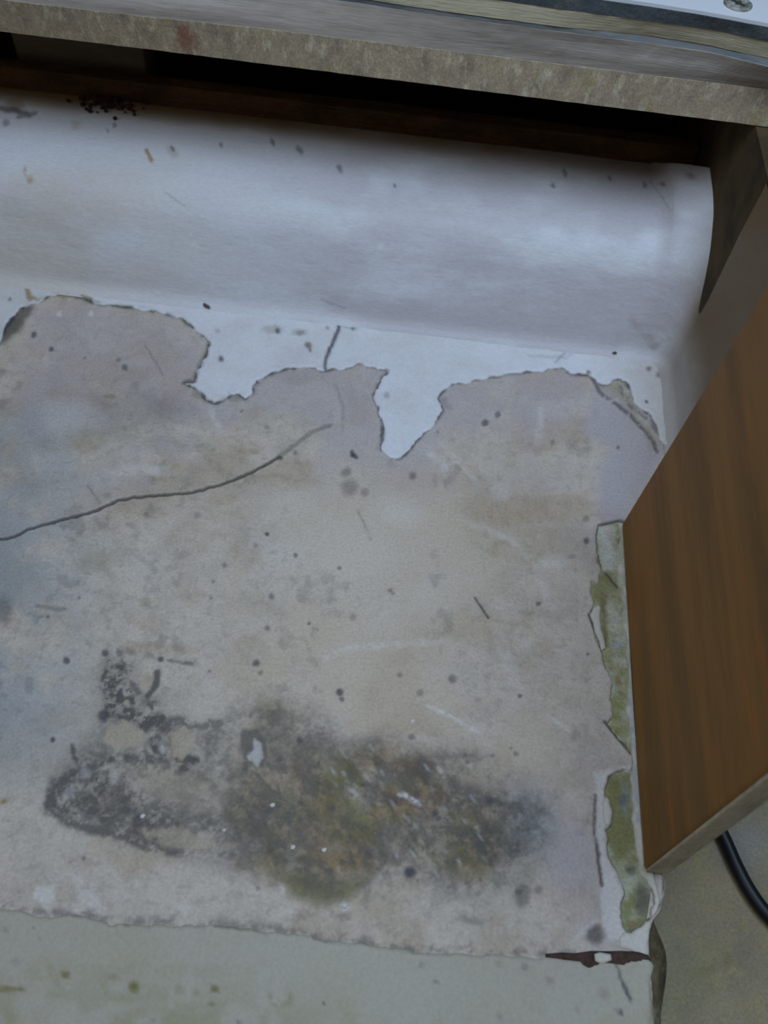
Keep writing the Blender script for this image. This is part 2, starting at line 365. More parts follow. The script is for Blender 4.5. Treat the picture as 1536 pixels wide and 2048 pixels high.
YELL = [(1196, 1050), (1194, 1075), (1198, 1110), (1203, 1140), (1196, 1165), (1183, 1160), (1186, 1200), (1180, 1228), (1190, 1260), (1203, 1300), (1210, 1330), (1218, 1345), (1225, 1370), (1220, 1400), (1226, 1430), (1215, 1448), (1238, 1478), (1262, 1505), (1268, 1525), (1262, 1540), (1232, 1544), (1216, 1556), (1210, 1580), (1216, 1608), (1226, 1630), (1222, 1650), (1211, 1660), (1215, 1700), (1226, 1730), (1240, 1760), (1250, 1790), (1243, 1820), (1246, 1850), (1256, 1870), (1266, 1860), (1285, 1855), (1300, 1840), (1330, 1800), (1330, 1700), (1300, 1500), (1285, 1200), (1270, 1050), (1240, 1040)]
YF = fractal(YELL[:37], 3, .10, 5) + YELL[37:]
FRB = [(-160, 1800), (-60, 1806), (0, 1812), (60, 1825), (120, 1829), (180, 1832), (210, 1841), (230, 1847), (262, 1847), (320, 1845), (400, 1850), (430, 1848), (480, 1855), (560, 1862), (620, 1868), (650, 1880), (700, 1882), (768, 1890), (830, 1902), (900, 1904), (1000, 1906), (1100, 1910), (1160, 1914), (1172, 1928), (1185, 1916), (1220, 1920), (1262, 1918), (1280, 1912), (1300, 1914), (1311, 1930)]

def stain_tex(s, lo, hi, seed, sx=1, sy=1):
    return lambda x, y: sm(lo, hi, fbm(x * sx, y * sy, s, 5, seed, .62))
def screed_marks(k):
    i = np.arange(k.n); x, y = k.x, k.y
    f1 = fbm(x, y, 260, 5, 21); f2 = fbm(x, y, 90, 5, 22); f3 = fbm(x, y, 30, 5, 23)
    # paler warm middle, lilac upper left and right rim
    k.put('warm', i, .8 * sm(.38, .62, f1) * sm(250, 620, x) * sm(1320, 900, x) * sm(800, 1050, y) * sm(1750, 1450, y))
    k.put('lilac', i, .6 * sm(.40, .62, f2 * .5 + f1 * .5) * np.maximum(sm(1050, 850, y) * sm(0, 60, x), .6 * sm(1080, 1200, x)))
    k.patch('lilac', [(1190, 760), (1250, 800), (1300, 880), (1330, 900), (1245, 1045), (1205, 1060), (1192, 960), (1215, 900), (1160, 860)], 20, .8)
    k.patch('lilac', [(60, 620), (180, 600), (340, 640), (400, 690), (390, 760), (420, 830), (380, 850), (200, 770), (60, 700)], 26, .45)
    k.patch('olive', [(100, 720), (230, 720), (380, 760), (330, 800), (200, 780), (120, 840), (60, 860)], 24, .22, stain_tex(40, .35, .6, 91)); k.patch('dirt', [(190, 800), (300, 780), (400, 820), (330, 850), (220, 850)], 24, .30); k.patch('olive', [(60, 860), (240, 850), (440, 890), (420, 925), (200, 905), (60, 900)], 20, .26, stain_tex(40, .3, .6, 92)); k.patch('ochre', [(500, 930), (620, 920), (640, 970), (520, 985)], 16, .32); k.patch('ochre', [(760, 930), (900, 940), (1100, 990), (1000, 1010), (800, 970)], 26, .3); k.patch('lilac', [(90, 790), (170, 780), (180, 850), (110, 860)], 16, .5)
    k.patch('olive', [(540, 745), (640, 742), (650, 760), (580, 775)], 9, .35); k.patch('ochre', [(690, 750), (760, 750), (750, 860), (700, 850)], 16, .35, stain_tex(30, .3, .6, 93))
    k.put('blue', i, .6 * sm(280, 0, x) * sm(.30, .62, f2 + .1) * sm(1700, 1400, y) * sm(760, 900, y))
    k.put('ochre', i, .22 * sm(.50, .68, f2) * sm(900, 1100, y) + .30 * sm(.52, .7, fbm(x * .7, y * 1.4, 110, 5, 29)) * sm(1150, 1000, y))
    k.put('dirt', i, .28 * sm(.56, .76, f3) * sm(.5, .62, fbm(x, y, 150, 3, 33)))
    # large damp stain
    big = [(95, 1600), (110, 1560), (150, 1500), (190, 1470), (205, 1420), (195, 1350), (215, 1320), (260, 1330), (275, 1380), (310, 1380), (340, 1440), (420, 1450), (500, 1400), (560, 1395), (640, 1420), (690, 1480), (760, 1470), (850, 1500), (930, 1490), (1000, 1530), (1060, 1590), (1110, 1600), (1100, 1690), (1060, 1760), (960, 1790), (880, 1790), (790, 1740), (730, 1770), (660, 1800), (590, 1780), (500, 1750), (430, 1730), (330, 1700), (230, 1680), (150, 1650), (100, 1625)]
    k.patch('mould', big, 30, .66, lambda a, b: .30 + .80 * sm(.36, .66, .6 * fbm(a, b, 60, 5, 41, .75) + .4 * fbm(a, b, 14, 4, 42, .7)))
    k.patch('mould', [(100, 1560), (160, 1510), (280, 1540), (400, 1580), (600, 1560), (640, 1640), (500, 1680), (420, 1710), (300, 1695), (170, 1655), (95, 1625)], 22, .8, lambda a, b: .25 + .75 * sm(.36, .66, fbm(a, b, 24, 5, 49, .78)))
    core = [(520, 1440), (640, 1500), (780, 1490), (900, 1540), (1010, 1600), (1040, 1680), (960, 1760), (860, 1740), (790, 1720), (720, 1770), (600, 1780), (480, 1720), (440, 1640), (480, 1540)]
    k.patch('ochre', core, 40, .85, lambda a, b: .35 + .65 * sm(.35, .6, fbm(a + b * .4, b - a * .3, 90, 5, 43)))
    k.patch('olive', core, 45, .8, lambda a, b: sm(.40, .66, fbm((a * .6 + b * .8) * .5, b * .6 - a * .8, 26, 5, 44, .7))); k.patch('mould', core, 40, .75, lambda a, b: sm(.42, .68, fbm((a * .6 + b * .8) * .45, b * .6 - a * .8, 18, 5, 45, .7)))
    k.patch('rust', [(700, 1530), (880, 1510), (960, 1560), (900, 1640), (760, 1640)], 30, .6, stain_tex(34, .42, .62, 46))
    k.patch('rust', [(600, 1440), (680, 1500), (640, 1620), (540, 1580), (560, 1480)], 30, .35, stain_tex(34, .42, .62, 47))
    k.patch('olive', [(520, 1400), (560, 1400), (610, 1440), (520, 1480), (500, 1450)], 14, .75)
    k.patch('olive', [(560, 1740), (700, 1760), (760, 1740), (700, 1800), (640, 1812), (580, 1790)], 16, .75)
    k.patch('green', [(680, 1610), (720, 1600), (740, 1650), (700, 1660)], 14, .7); k.patch('ochre', [(620, 1700), (740, 1690), (760, 1740), (660, 1760)], 18, .9)
    k.patch('ochre', [(760, 1300), (830, 1290), (830, 1400), (880, 1460), (760, 1480), (700, 1450)], 34, .45)
    k.patch('olive', [(300, 1560), (520, 1560), (620, 1640), (480, 1700), (360, 1650)], 40, .35, stain_tex(60, .4, .6, 48))
    # dark rim of the stain, left
    dk = lambda lo=.36, hi=.6, sd=50, s=26: (lambda a, b: .25 + .75 * sm(lo + .02, hi + .06, fbm(a, b, s * .8, 5, sd, .75)))
    k.patch('mould', [(100, 1555), (150, 1530), (200, 1540), (300, 1600), (380, 1650), (350, 1700), (240, 1670), (150, 1645), (92, 1620)], 12, .9, dk(.30, .55))
    k.patch('mould', [(205, 1340), (250, 1320), (262, 1350), (270, 1400), (310, 1405), (330, 1440), (290, 1470), (240, 1440), (210, 1440), (200, 1380)], 8, .95, dk(.34, .52, 52, 20))
    k.patch('mould', [(290, 1440), (350, 1430), (400, 1450), (380, 1480), (340, 1510), (300, 1500), (280, 1470)], 9, .85, dk(.34, .55, 53))
    k.patch('mould', [(150, 1500), (220, 1500), (330, 1510), (380, 1540), (320, 1560), (240, 1560), (160, 1550)], 10, .8, dk(.36, .56, 54, 22))
    k.line('mould', [(315, 1345), (312, 1370), (295, 1392)], 7, .9); k.line('mould', [(160, 1490), (158, 1530), (160, 1560)], 8, .5, brk=.5)
    k.spot('dirt', 208, 1432, 13, .85, 15); k.spot('mould', 325, 1458, 10, .9); k.spot('mould', 430, 1452, 12, .7, 15)
    k.patch('mould', [(480, 1460), (520, 1450), (540, 1500), (530, 1540), (490, 1530), (478, 1500)], 8, .8)
    k.patch('mould', [(900, 1560), (1060, 1590), (1080, 1700), (1010, 1760), (880, 1700), (860, 1620)], 26, .85, dk(.36, .6, 55, 40))
    k.patch('mould', [(450, 1640), (620, 1600), (660, 1680), (560, 1720), (480, 1700)], 22, .8, dk(.36, .6, 56, 40))
    k.patch('mould', [(540, 1440), (700, 1500), (780, 1480), (760, 1560), (640, 1580), (560, 1540)], 22, .6, dk(.36, .6, 57, 34))
    k.spot('blue', 1060, 1640, 70, .5, 90, soft=.9); k.spot('lilac', 1150, 1720, 70, .7, 100, soft=.9)
    net = dict(soft=1.1, jit=1.6)
    k.line('mould', [(222, 1325), (206, 1375), (240, 1402), (292, 1398), (330, 1436), (296, 1478), (330, 1512), (392, 1522), (356, 1545)], 9, .95, brk=.42, **net)
    k.line('mould', [(152, 1498), (164, 1540), (226, 1518), (292, 1512), (340, 1530)], 9, .9, brk=.42, **net); k.line('mould', [(330, 1440), (400, 1452), (440, 1448)], 9, .7, brk=.42, **net)
    k.line('mould', [(96, 1610), (112, 1570), (156, 1545)], 12, .9, brk=.36, **net); k.line('mould', [(96, 1615), (150, 1648), (230, 1668), (310, 1696), (382, 1702)], 12, .85, brk=.40, **net)
    k.line('mould', [(245, 1320), (262, 1350), (276, 1395)], 8, .8, brk=.42, **net)
    # pale islands within the stain
    k.patch('island', [(250, 1440), (300, 1470), (290, 1490), (230, 1500), (205, 1480), (215, 1450)], 5, .75)
    k.patch('island', [(340, 1462), (370, 1455), (393, 1468), (385, 1500), (362, 1522), (345, 1505)], 4, .75)
    k.patch('island', [(250, 1540), (320, 1530), (420, 1570), (400, 1620), (300, 1600)], 14, .4); k.patch('island', [(280, 1345), (306, 1350), (300, 1378), (278, 1376)], 6, .8)
    k.patch('island', [(300, 1660), (360, 1655), (430, 1680), (420, 1700), (330, 1695)], 8, .6); k.spot('island', 254, 1408, 8, .8); k.spot('island', 410, 1600, 60, .3, 30)
    k.patch('pale', [(508, 1478), (524, 1490), (527, 1515), (515, 1532), (496, 1520), (492, 1510), (506, 1500)], 4, .55)
    k.line('pale', [(320, 1490), (330, 1510)], 4, .45); k.line('pale', [(152, 1570), (125, 1600)], 5, .3); k.line('pale', [(230, 1540), (226, 1570)], 4, .35); k.spot('pale', 170, 1545, 14, .25)
    # brushed strokes in the stain (fine diagonal scuffs)
    rn = random.Random(11)
    for _ in range(46):
        a, b = rn.uniform(660, 980), rn.uniform(1480, 1740); L = rn.uniform(8, 22)
        k.line('pale', [(a, b), (a + L * .75, b + L)], rn.uniform(1.2, 2.2), rn.uniform(.12, .4), jit=.3)
    for _ in range(60):
        a, b = rn.uniform(480, 1050), rn.uniform(1470, 1790); k.spot('dirt', a, b, rn.uniform(3, 9), rn.uniform(.2, .6))
    k.line('pale', [(800, 1585), (845, 1612)], 3, .9, jit=.3); k.spot('pale', 800, 1592, 7, .55, 4, 25)
    k.line('pale', [(850, 1410), (880, 1422), (965, 1468)], 2.5, .7, jit=.2); k.line('pale', [(1092, 1430), (1145, 1465)], 2.4, .6, jit=.2); k.spot('pale', 868, 1418, 16, .4, 5, 20)
    k.spot('pale', 700, 1110, 170, .22, 90, 0, .95); k.spot('pale', 560, 1010, 90, .16, 50, 0, .95); k.spot('pale', 830, 1200, 120, .15, 60, -30, .95); k.spot('pale', 330, 1140, 120, .14, 80, 10, .95)
    # scuffs and arcs on the middle
    k.line('pale', [(930, 1040), (1020, 1080), (1070, 1130), (1090, 1190), (1115, 1240)], 4, .32); k.line('pale', [(1070, 1126), (1140, 1128)], 5, .4)
    k.line('pale', [(640, 1320), (700, 1296), (800, 1288), (900, 1284)], 4, .35); k.line('pale', [(985, 1240), (1010, 1300), (1040, 1400)], 6, .22)
    k.line('pale', [(1085, 800), (1078, 870), (1070, 900)], 4, .3); k.line('pale', [(845, 890), (905, 950)], 6, .45); k.line('pale', [(880, 885), (960, 970)], 3, .35)
    k.spot('pale', 800, 1030, 60, .30, 40, 20, .9); k.line('pale', [(650, 1030), (645, 1090)], 3, .35); k.spot('pale', 1000, 985, 22, .25)
    k.patch('pale', [(72, 1770), (110, 1768), (112, 1800), (95, 1808), (68, 1800)], 6, .55); k.line('pale', [(150, 1740), (165, 1790), (200, 1810)], 6, .35); k.spot('pale', 370, 1815, 18, .3)
    k.spot('pale', 120, 830, 50, .22, 34, soft=.9); k.line('pale', [(420, 815), (440, 860)], 4, .45); k.line('pale', [(215, 945), (330, 935)], 5, .25)
    for a, b in [(120, 628), (182, 628)]: k.spot('pale', a, b, 5, .7)
    for a, b, r in [(545, 1610, 4), (285, 1632, 4), (586, 1695, 4), (648, 1700, 4), (826, 1442, 3), (448, 1660, 3)]: k.spot('pale', a, b, r, 1, jit=.2)
    k.spot('pale', 690, 1812, 10, .5); k.line('pale', [(565, 1770), (568, 1790)], 3, .5)
    # pencil crack left
    cr = [(-40, 1080), (0, 1078), (30, 1072), (55, 1058), (120, 1040), (180, 1025), (215, 1010), (235, 1000), (270, 994), (330, 989), (385, 984), (430, 972), (480, 955), (520, 935), (555, 915)]
    k.line('crack', cr, 3.0, .8, soft=.5, jit=.4); k.line('crack', [(555, 915), (590, 888), (625, 862), (660, 850)], 4, .42, jit=.4)
    k.line('crack', [(672, 772), (684, 810), (686, 860)], 3, .2); k.line('crack', [(290, 690), (318, 735), (325, 750)], 1.5, .35); k.line('crack', [(715, 1020), (742, 1078)], 2, .3)
    k.line('crack', [(950, 1195), (977, 1235)], 1.9, .8, jit=.2); k.line('crack', [(175, 970), (200, 1005)], 2, .35)
    # spots
    for a, b, r, v in [(706, 911, 6, 1), (692, 945, 12, .5), (700, 975, 20, .45), (730, 985, 10, .4), (825, 952, 9, .6), (970, 845, 8, .75), (995, 830, 7, .65), (560, 915, 6, .8), (590, 905, 5, .5), (250, 735, 7, .7), (236, 720, 5, .5), (68, 670, 7, .8), (102, 698, 6, .8), (535, 1068, 5, .95), (591, 1111, 5, .8), (678, 1136, 5, .8), (448, 1130, 6, .5), (543, 1194, 7, .6), (426, 1162, 4, .5), (422, 1195, 4, .5), (535, 1256, 6, .6), (617, 1246, 4, .7), (705, 1235, 8, .4), (512, 1325, 8, .75), (520, 1345, 6, .5), (132, 1321, 8, .85), (210, 1306, 9, .8), (240, 1306, 8, .5), (320, 1318, 7, .8), (105, 1479, 6, .9), (418, 1342, 4, .5), (680, 1385, 9, .85), (684, 1397, 6, .7), (905, 1358, 10, .6), (840, 1386, 9, .45), (1040, 1392, 5, .85), (1077, 1207, 6, .7), (1172, 1082, 7, .8), (1145, 1114, 5, .6), (1176, 1307, 3, .9), (780, 1180, 6, .6), (785, 1187, 5, .5), (292, 1028, 6, .5), (395, 1030, 7, .4), (510, 1090, 5, .35), (313, 1122, 3, .4), (158, 1196, 5, .5), (96, 1234, 4, .7), (875, 865, 4, .4), (1105, 885, 6, .4), (1236, 895, 5, .6), (1172, 1038, 8, .4), (533, 855, 5, .4), (484, 822, 4, .5), (800, 1350, 6, .5), (820, 1745, 15, .95), (870, 1626, 8, .8), (600, 1480, 8, .7), (170, 716, 4, .4), (250, 855, 8, .3), (168, 1717, 4, .6), (1150, 1470, 12, .3), (980, 1600, 9, .6)]:
        k.spot('dirt', a, b, r, v, jit=.5)
    k.line('dirt', [(705, 905), (712, 915)], 4, .9); k.line('mould', [(240, 1300), (330, 1316), (390, 1326)], 7, .35, brk=.48); k.line('ochre', [(260, 1296), (380, 1300)], 10, .25); k.line('dirt', [(335, 1320), (385, 1328)], 3, .5)
    k.line('dirt', [(75, 1213), (130, 1220)], 4, .4); k.spot('olive', 290, 1205, 13, .4); k.spot('olive', 220, 792, 13, .5, 6); k.spot('olive', 168, 755, 7, .4); k.spot('olive', 190, 1125, 45, .3, 22, -20)
    k.patch('ochre', [(420, 985), (470, 980), (480, 1000), (430, 1020), (400, 1005)], 10, .4); k.spot('olive', 880, 828, 9, .3); k.spot('olive', 1192, 828, 9, .5); k.spot('ochre', 8, 1603, 10, .9, 7)
    k.patch('dirt', [(215, 810), (330, 790), (370, 835), (260, 860)], 26, .32); k.spot('olive', 20, 1160, 60, .3, 60, soft=.9); k.spot('dirt', 5, 1220, 24, .5, 34)
    k.patch('mould', [(1020, 1220), (1100, 1215), (1140, 1220), (1120, 1250)], 14, .18); k.spot('mould', 1045, 1790, 20, .6, 30); k.spot('mould', 1075, 1780, 12, .5)
    k.spot('mould', 940, 1840, 30, .4, 10, 10); k.spot('mould', 1190, 1870, 20, .8, 22); k.spot('rust', 1195, 1855, 8, .7)
    k.spot('ochre', 290, 640, 100, .0)
    # grime against the torn paint edges, painted groove shade at the front strip
    k.line('dirt', TOPB, 5, .55, soft=1, brk=.40); k.line('green', TOPB[:32], 7, .6, brk=.50); k.line('crack', TOPB, 2.0, .55, brk=.35)
    k.spot('olive', 472, 795, 15, .8, 9); k.spot('olive', 395, 790, 12, .6, 10, 50); k.spot('olive', 130, 588, 14, .5); k.patch('mould', [(0, 640), (40, 615), (70, 612), (40, 660), (0, 690)], 8, .8); k.spot('green', 25, 650, 22, .5)
    k.patch('green', [(1178, 752), (1215, 770), (1245, 758), (1262, 795), (1300, 850), (1325, 900), (1300, 905), (1275, 860), (1235, 815), (1200, 785)], 7, .55, stain_tex(16, .3, .5, 61))
    k.line('dirt', [(1180, 752), (1205, 790), (1225, 800), (1260, 830), (1290, 862), (1308, 885), (1315, 905)], 3.5, .7, brk=.38); k.line('dirt', [(1240, 775), (1262, 810), (1298, 840), (1325, 880)], 4, .6, brk=.42)
    k.line('dirt', FRB, 6, .30, brk=.42); k.line('mould', [(p[0], p[1] - 6) for p in FRB], 8, .4, brk=.52)  # grey line behind the front strip, its groove shadow painted in
    k.line('crack', [(1192, 1590), (1190, 1650), (1195, 1700), (1202, 1760), (1204, 1772)], 2.8, .7, brk=.35); k.line('rust', [(1195, 1690), (1204, 1770)], 3.5, .6)
    k.patch('pale', [(1188, 1545), (1240, 1538), (1262, 1530), (1262, 1545), (1214, 1552), (1206, 1580), (1214, 1610), (1225, 1635), (1220, 1650), (1208, 1660), (1212, 1702), (1224, 1732), (1238, 1762), (1246, 1790), (1240, 1820), (1244, 1850), (1262, 1885), (1215, 1880), (1200, 1800), (1206, 1762), (1196, 1700), (1192, 1650), (1194, 1590)], 6, .55)
    k.line('crack', [(1210, 1443), (1238, 1478), (1262, 1506)], 3, .8, jit=.2); k.line('crack', [(1178, 1228), (1195, 1275), (1206, 1305), (1220, 1345), (1226, 1360)], 2.6, .8, jit=.2)
    k.line('pale', [(1200, 1775), (1230, 1850), (1250, 1890)], 6, .5); k.line('pale', [(1140, 1890), (1190, 1840)], 3, .3)

dx = .00045
gx = np.arange(-.225, .1225, dx); gy = np.arange(.046, .3185, dx); X, Y = np.meshgrid(gx, gy)
# the slab narrows at the front right corner
xs = X.ravel().copy(); ys = Y.ravel()
lim = .1018 + (.1225 - .1018) * sm(.196, .202, ys) - .0064 * sm(.079, .063, ys) + .0012 * (fbm(ys * 1000, ys * 0, 3, 4, 66) - .5)
xs = -.225 + (xs + .225) * (lim + .225) / (.1225 + .225)
co = np.column_stack([xs, ys, np.zeros_like(xs)])
mk = Marks(co); screed_marks(mk)
z = .00035 * (fbm(xs * 1000, ys * 1000, 30, 4, 70) - .5) + .00012 * (fbm(xs * 1000, ys * 1000, 3, 4, 71) - .5)
z -= .0007 * mk.ch('crack') * 1.0; z -= .0001 * mk.ch('dirt'); z += .00022 * mk.ch('mould') * (fbm(mk.x, mk.y, 10, 4, 72) - .4) * 1.6
i = mk.sel(1150, 1000, 1400, 1900)
sd = sdf(mk.x[i], mk.y[i], YF); z[i] -= .0017 * (1 - sm(-3.5, 1.0, sd)); z[i] += .0002 * np.exp(-((sd - 5) / 5) ** 2)
cc = mk.ch('crack'); cc[i] = np.maximum(cc[i], .7 * np.exp(-((sd + .5) / 3.0) ** 2) * sm(.35, .6, fbm(mk.x[i], mk.y[i], 40, 3, 75)))
co[:, 2] = z; nxg, nyg = len(gx), len(gy)
# skirts down all around
def skirted(co, nx, ny, zb):
    Fq = [gridfaces(nx, ny)]; idx = np.arange(nx * ny).reshape(ny, nx)
    ring = np.concatenate([idx[0, :], idx[1:, -1], idx[-1, -2::-1], idx[-2:0:-1, 0]]); b = co[ring].copy(); b[:, 2] = zb
    n0 = len(co); nr = len(ring); k = np.arange(nr); k2 = (k + 1) % nr
    Fq.append(np.stack([ring[k2], ring[k], n0 + k, n0 + k2], -1))
    return np.vstack([co, b]), np.vstack(Fq)
c2, fq = skirted(co, nxg, nyg, -.0032)
sc = child(meshnp('plaster_surface', c2, fq, M_SCREED)); attrs(sc, mk)

# yellow adhesive bed showing in the broken right-hand edge
def adh_marks(k):
    k.spot('mould', 1285, 1800, 18, .75, 40); k.spot('mould', 1262, 1740, 14, .6); k.spot('blue', 1235, 1290, 16, .7, 10); k.spot('blue', 1250, 1600, 10, .6, 40)
    k.spot('rust', 1265, 1850, 14, .6, 8); k.spot('ochre', 1225, 1640, 14, .6, 60); k.spot('ochre', 1236, 1362, 9, .8, 14); k.spot('rust', 1205, 1195, 12, .5, 18); k.spot('rust', 1222, 1562, 9, .6, 7)
    k.line('crack', [(1210, 1145), (1222, 1160), (1234, 1175)], 2.5, .7); k.line('olive', [(1206, 1200), (1208, 1240), (1212, 1290)], 4, .8)
    k.line('ochre', [(1218, 1060), (1222, 1080)], 5, .6); k.patch('pale', [(1195, 1050), (1225, 1050), (1230, 1140), (1210, 1145), (1198, 1120)], 8, .5); k.patch('pale', [(1215, 1200), (1240, 1200), (1252, 1330), (1228, 1330)], 10, .4, stain_tex(26, .3, .6, 81)); k.patch('pale', [(1225, 1100), (1245, 1090), (1248, 1180), (1238, 1170)], 5, .35)
    k.patch('green', [(1210, 1550), (1262, 1550), (1275, 1700), (1230, 1720), (1212, 1650)], 10, .9); k.spot('olive', 1232, 1580, 14, .8, 20); k.spot('mould', 1246, 1600, 10, .5, 14)
    k.patch('green', [(1190, 1150), (1225, 1145), (1235, 1180), (1200, 1210), (1182, 1195)], 8, .7)
    k.patch('green', [(1245, 1800), (1265, 1800), (1262, 1865), (1248, 1860)], 5, .7)
    k.patch('warm', [(1222, 1230), (1240, 1230), (1240, 1270), (1224, 1270)], 6, .25)
ad = [p for p in zpts([(p[0] + (-6 if j < 37 else 0), p[1]) for j, p in enumerate(YELL)], -.001)]
ad = [(min(x, .1000 - .0042 * float(sm(.086, .07, np.array(y)))), y) for x, y in ad]
child(sheet('yellow_adhesive', ad, -.0009, .0015, M_ADH, None, .0008, .00035, adh_marks, 14))
# pale rim of old paint left along the foot of the panel
def rim_marks(k): k.line('blue', [(1258, 1400), (1275, 1640)], 6, .5, brk=.4); k.line('green', [(1243, 1060), (1262, 1500)], 6, .5, brk=.5); k.spot('green', 1290, 1740, 12, .5)
rim = fractal([(1236, 1046), (1240, 1110), (1240, 1165), (1246, 1200), (1247, 1250), (1252, 1310), (1256, 1400), (1258, 1440), (1262, 1500), (1264, 1540), (1264, 1600), (1268, 1650), (1274, 1700), (1276, 1738), (1286, 1752), (1300, 1772), (1310, 1790), (1303, 1822), (1308, 1852)], 2, .14, 8)
rimo = rim + [(1322, 1852), (1322, 1800), (1300, 1720), (1288, 1650), (1276, 1500), (1268, 1400), (1258, 1200), (1250, 1046)]
child(sheet('paint_rim', clampx(zpts(rimo, .0)), .0001, .0014, M_FLAKE, None, .0009, .0001, rim_marks, 15))
# loose white flakes along that edge
for j, fp in enumerate([[(1180, 1228), (1186, 1216), (1197, 1207), (1203, 1215), (1204, 1260), (1212, 1296), (1203, 1300), (1190, 1262)],
                        [(1212, 1592), (1220, 1600), (1226, 1625), (1222, 1648), (1212, 1652), (1206, 1630), (1205, 1605)],
                        [(1250, 1862), (1262, 1866), (1284, 1853), (1300, 1840), (1309, 1862), (1308, 1905), (1288, 1912), (1262, 1900), (1240, 1895), (1238, 1878)]]):
    child(sheet('paint_flake', clampx(zpts(fractal(fp + [fp[0]], 1, .08, 20 + j)[:-1], .0006)), .0007, .0012, M_FLAKE, None, .0008, .0001, None, 17 + j))

# upper cream paint coat
def cream_marks(k):
    k.line('crack', [(672, 632), (677, 655), (664, 690), (652, 716), (651, 738)], 3.0, .8, jit=.5); k.line('blue', [(676, 660), (655, 715)], 4, .6)
    for a, b, r, v in [(442, 718, 7, .8), (555, 662, 6, .8), (600, 666, 8, .4), (617, 690, 7, .5), (620, 700, 4, .7), (655, 655, 5, .5), (705, 657, 5, .6), (773, 742, 6, .6), (775, 790, 7, .4), (1178, 746, 5, .8), (1298, 737, 6, .7), (1318, 750, 7, .6), (1294, 804, 4, .9), (20, 598, 4, .7), (435, 662, 6, .3)]: k.spot('dirt', a, b, r, v, jit=.5)
    k.spot('olive', 545, 660, 24, .35, 9); k.spot('olive', 600, 665, 18, .35, 8); k.spot('ochre', 618, 692, 8, .6); k.line('ochre', [(52, 570), (60, 596)], 5, .8); k.spot('ochre', 66, 596, 12, .8, 5); k.line('olive', [(150, 590), (180, 600)], 6, .8, soft=.6)
    k.line('mould', [(682, 650), (710, 655)], 5, .35); k.line('olive', TOPB[:26], 3, .5, brk=.5)
    i = np.arange(k.n); k.put('green', i, .05 * sm(.5, .7, fbm(k.x, k.y, 70, 4, 88)) + .1 * sm(300, 0, k.x)); k.put('warm', i, .30 * sm(1180, 1330, k.x)); k.put('ochre', i, .35 * sm(1310, 1370, k.x))
    k.line('blue', [(1060, 712), (1130, 715), (1150, 700)], 3, .3); k.line('dirt', [(1110, 725), (1130, 705)], 2, .4)
tb = fractal(TOPB, 3, .17, 2)
top = [p for p in zpts(tb, .0006)]
ol = [(min(p[0], .1205), p[1]) for p in top]; ol = ol + [(.1212, ol[-1][1] + .002), (.1212, .3165), (-.222, .3165), (-.222, ol[0][1])]
child(sheet('cream_paint_coat', ol, .0006, .0010, M_CREAM, None, .0008, .00016, cream_marks, 18, lip=.0001))

# cream front strip (step nosing) – own mesh with ragged back edge
def front_marks(k):
    i = np.arange(k.n); f = fbm(k.x, k.y, 60, 4, 91)
    k.put('green', i, .30 * sm(1900, 2010, k.y + 20 * (f - .5)) * sm(.35, .6, f) * sm(900, 300, k.x) + .22 * sm(.45, .7, f) * sm(1990, 2048, k.y))
    k.spot('olive', 268, 1974, 13, 1, 15, jit=.5); k.spot('olive', 430, 1978, 9, 1, 10); k.spot('olive', 425, 2006, 7, .9, 6); k.spot('olive', 130, 1950, 11, .9, 7); k.line('olive', [(0, 1979), (45, 1978)], 5, .8)
    k.spot('olive', 225, 1955, 14, .4, 9); k.line('green', [(205, 1960), (215, 1995), (260, 2000)], 9, .4); k.spot('olive', 360, 1978, 12, .35); k.spot('olive', 390, 1985, 9, .35)
    k.line('olive', [(538, 1985), (545, 2005), (580, 2008), (583, 1980)], 5, .45, brk=.35); k.line('green', [(100, 1930), (115, 1975)], 8, .3); k.line('green', [(100, 1990), (330, 1994)], 9, .30); k.line('green', [(60, 1945), (500, 1945)], 14, .22, brk=.4)
    for a, b, r, v in [(648, 2006, 5, .7), (872, 1962, 5, .8), (1050, 1935, 8, .4), (845, 1930, 7, .35), (1240, 2026, 6, .9), (1232, 2022, 5, .5), (95, 2005, 3, .3), (478, 2044, 6, .6), (80, 1880, 5, .3), (65, 1855, 5, .3), (308, 2044, 6, .5), (1000, 2035, 8, .3), (10, 1860, 6, .3), (30, 1925, 10, .2)]: k.spot('dirt', a, b, r, v)
    k.spot('rust', 1100, 1960, 10, .35); k.spot('rust', 1208, 1990, 13, .3, 14); k.spot('rust', 998, 1930, 8, .25); k.spot('rust', 1155, 2020, 8, .2)
    k.line('crack', [(1232, 1925), (1240, 1955), (1252, 1980), (1262, 2000)], 2.3, .7, jit=.4); k.line('dirt', [(1248, 1970), (1262, 1998)], 4, .5)
    k.line('dirt', FRB, 3, .5, brk=.45); k.line('olive', [(1305, 1960), (1300, 2048)], 4, .4)
fb = fractal(FRB, 2, .10, 9); fo = zpts(fb, .0008)
fo = [(x, y) for x, y in fo]; fo = fo + [(.0953, .052), (.0957, .044), (.0959, -.010), (-.268, -.010), (-.268, fo[0][1])]
fo[0] = (-.268, fo[0][1])
child(sheet('cream_front_strip', fo, .0008, .0040, M_FRONT, None, .0009, .00022, front_marks, 21))
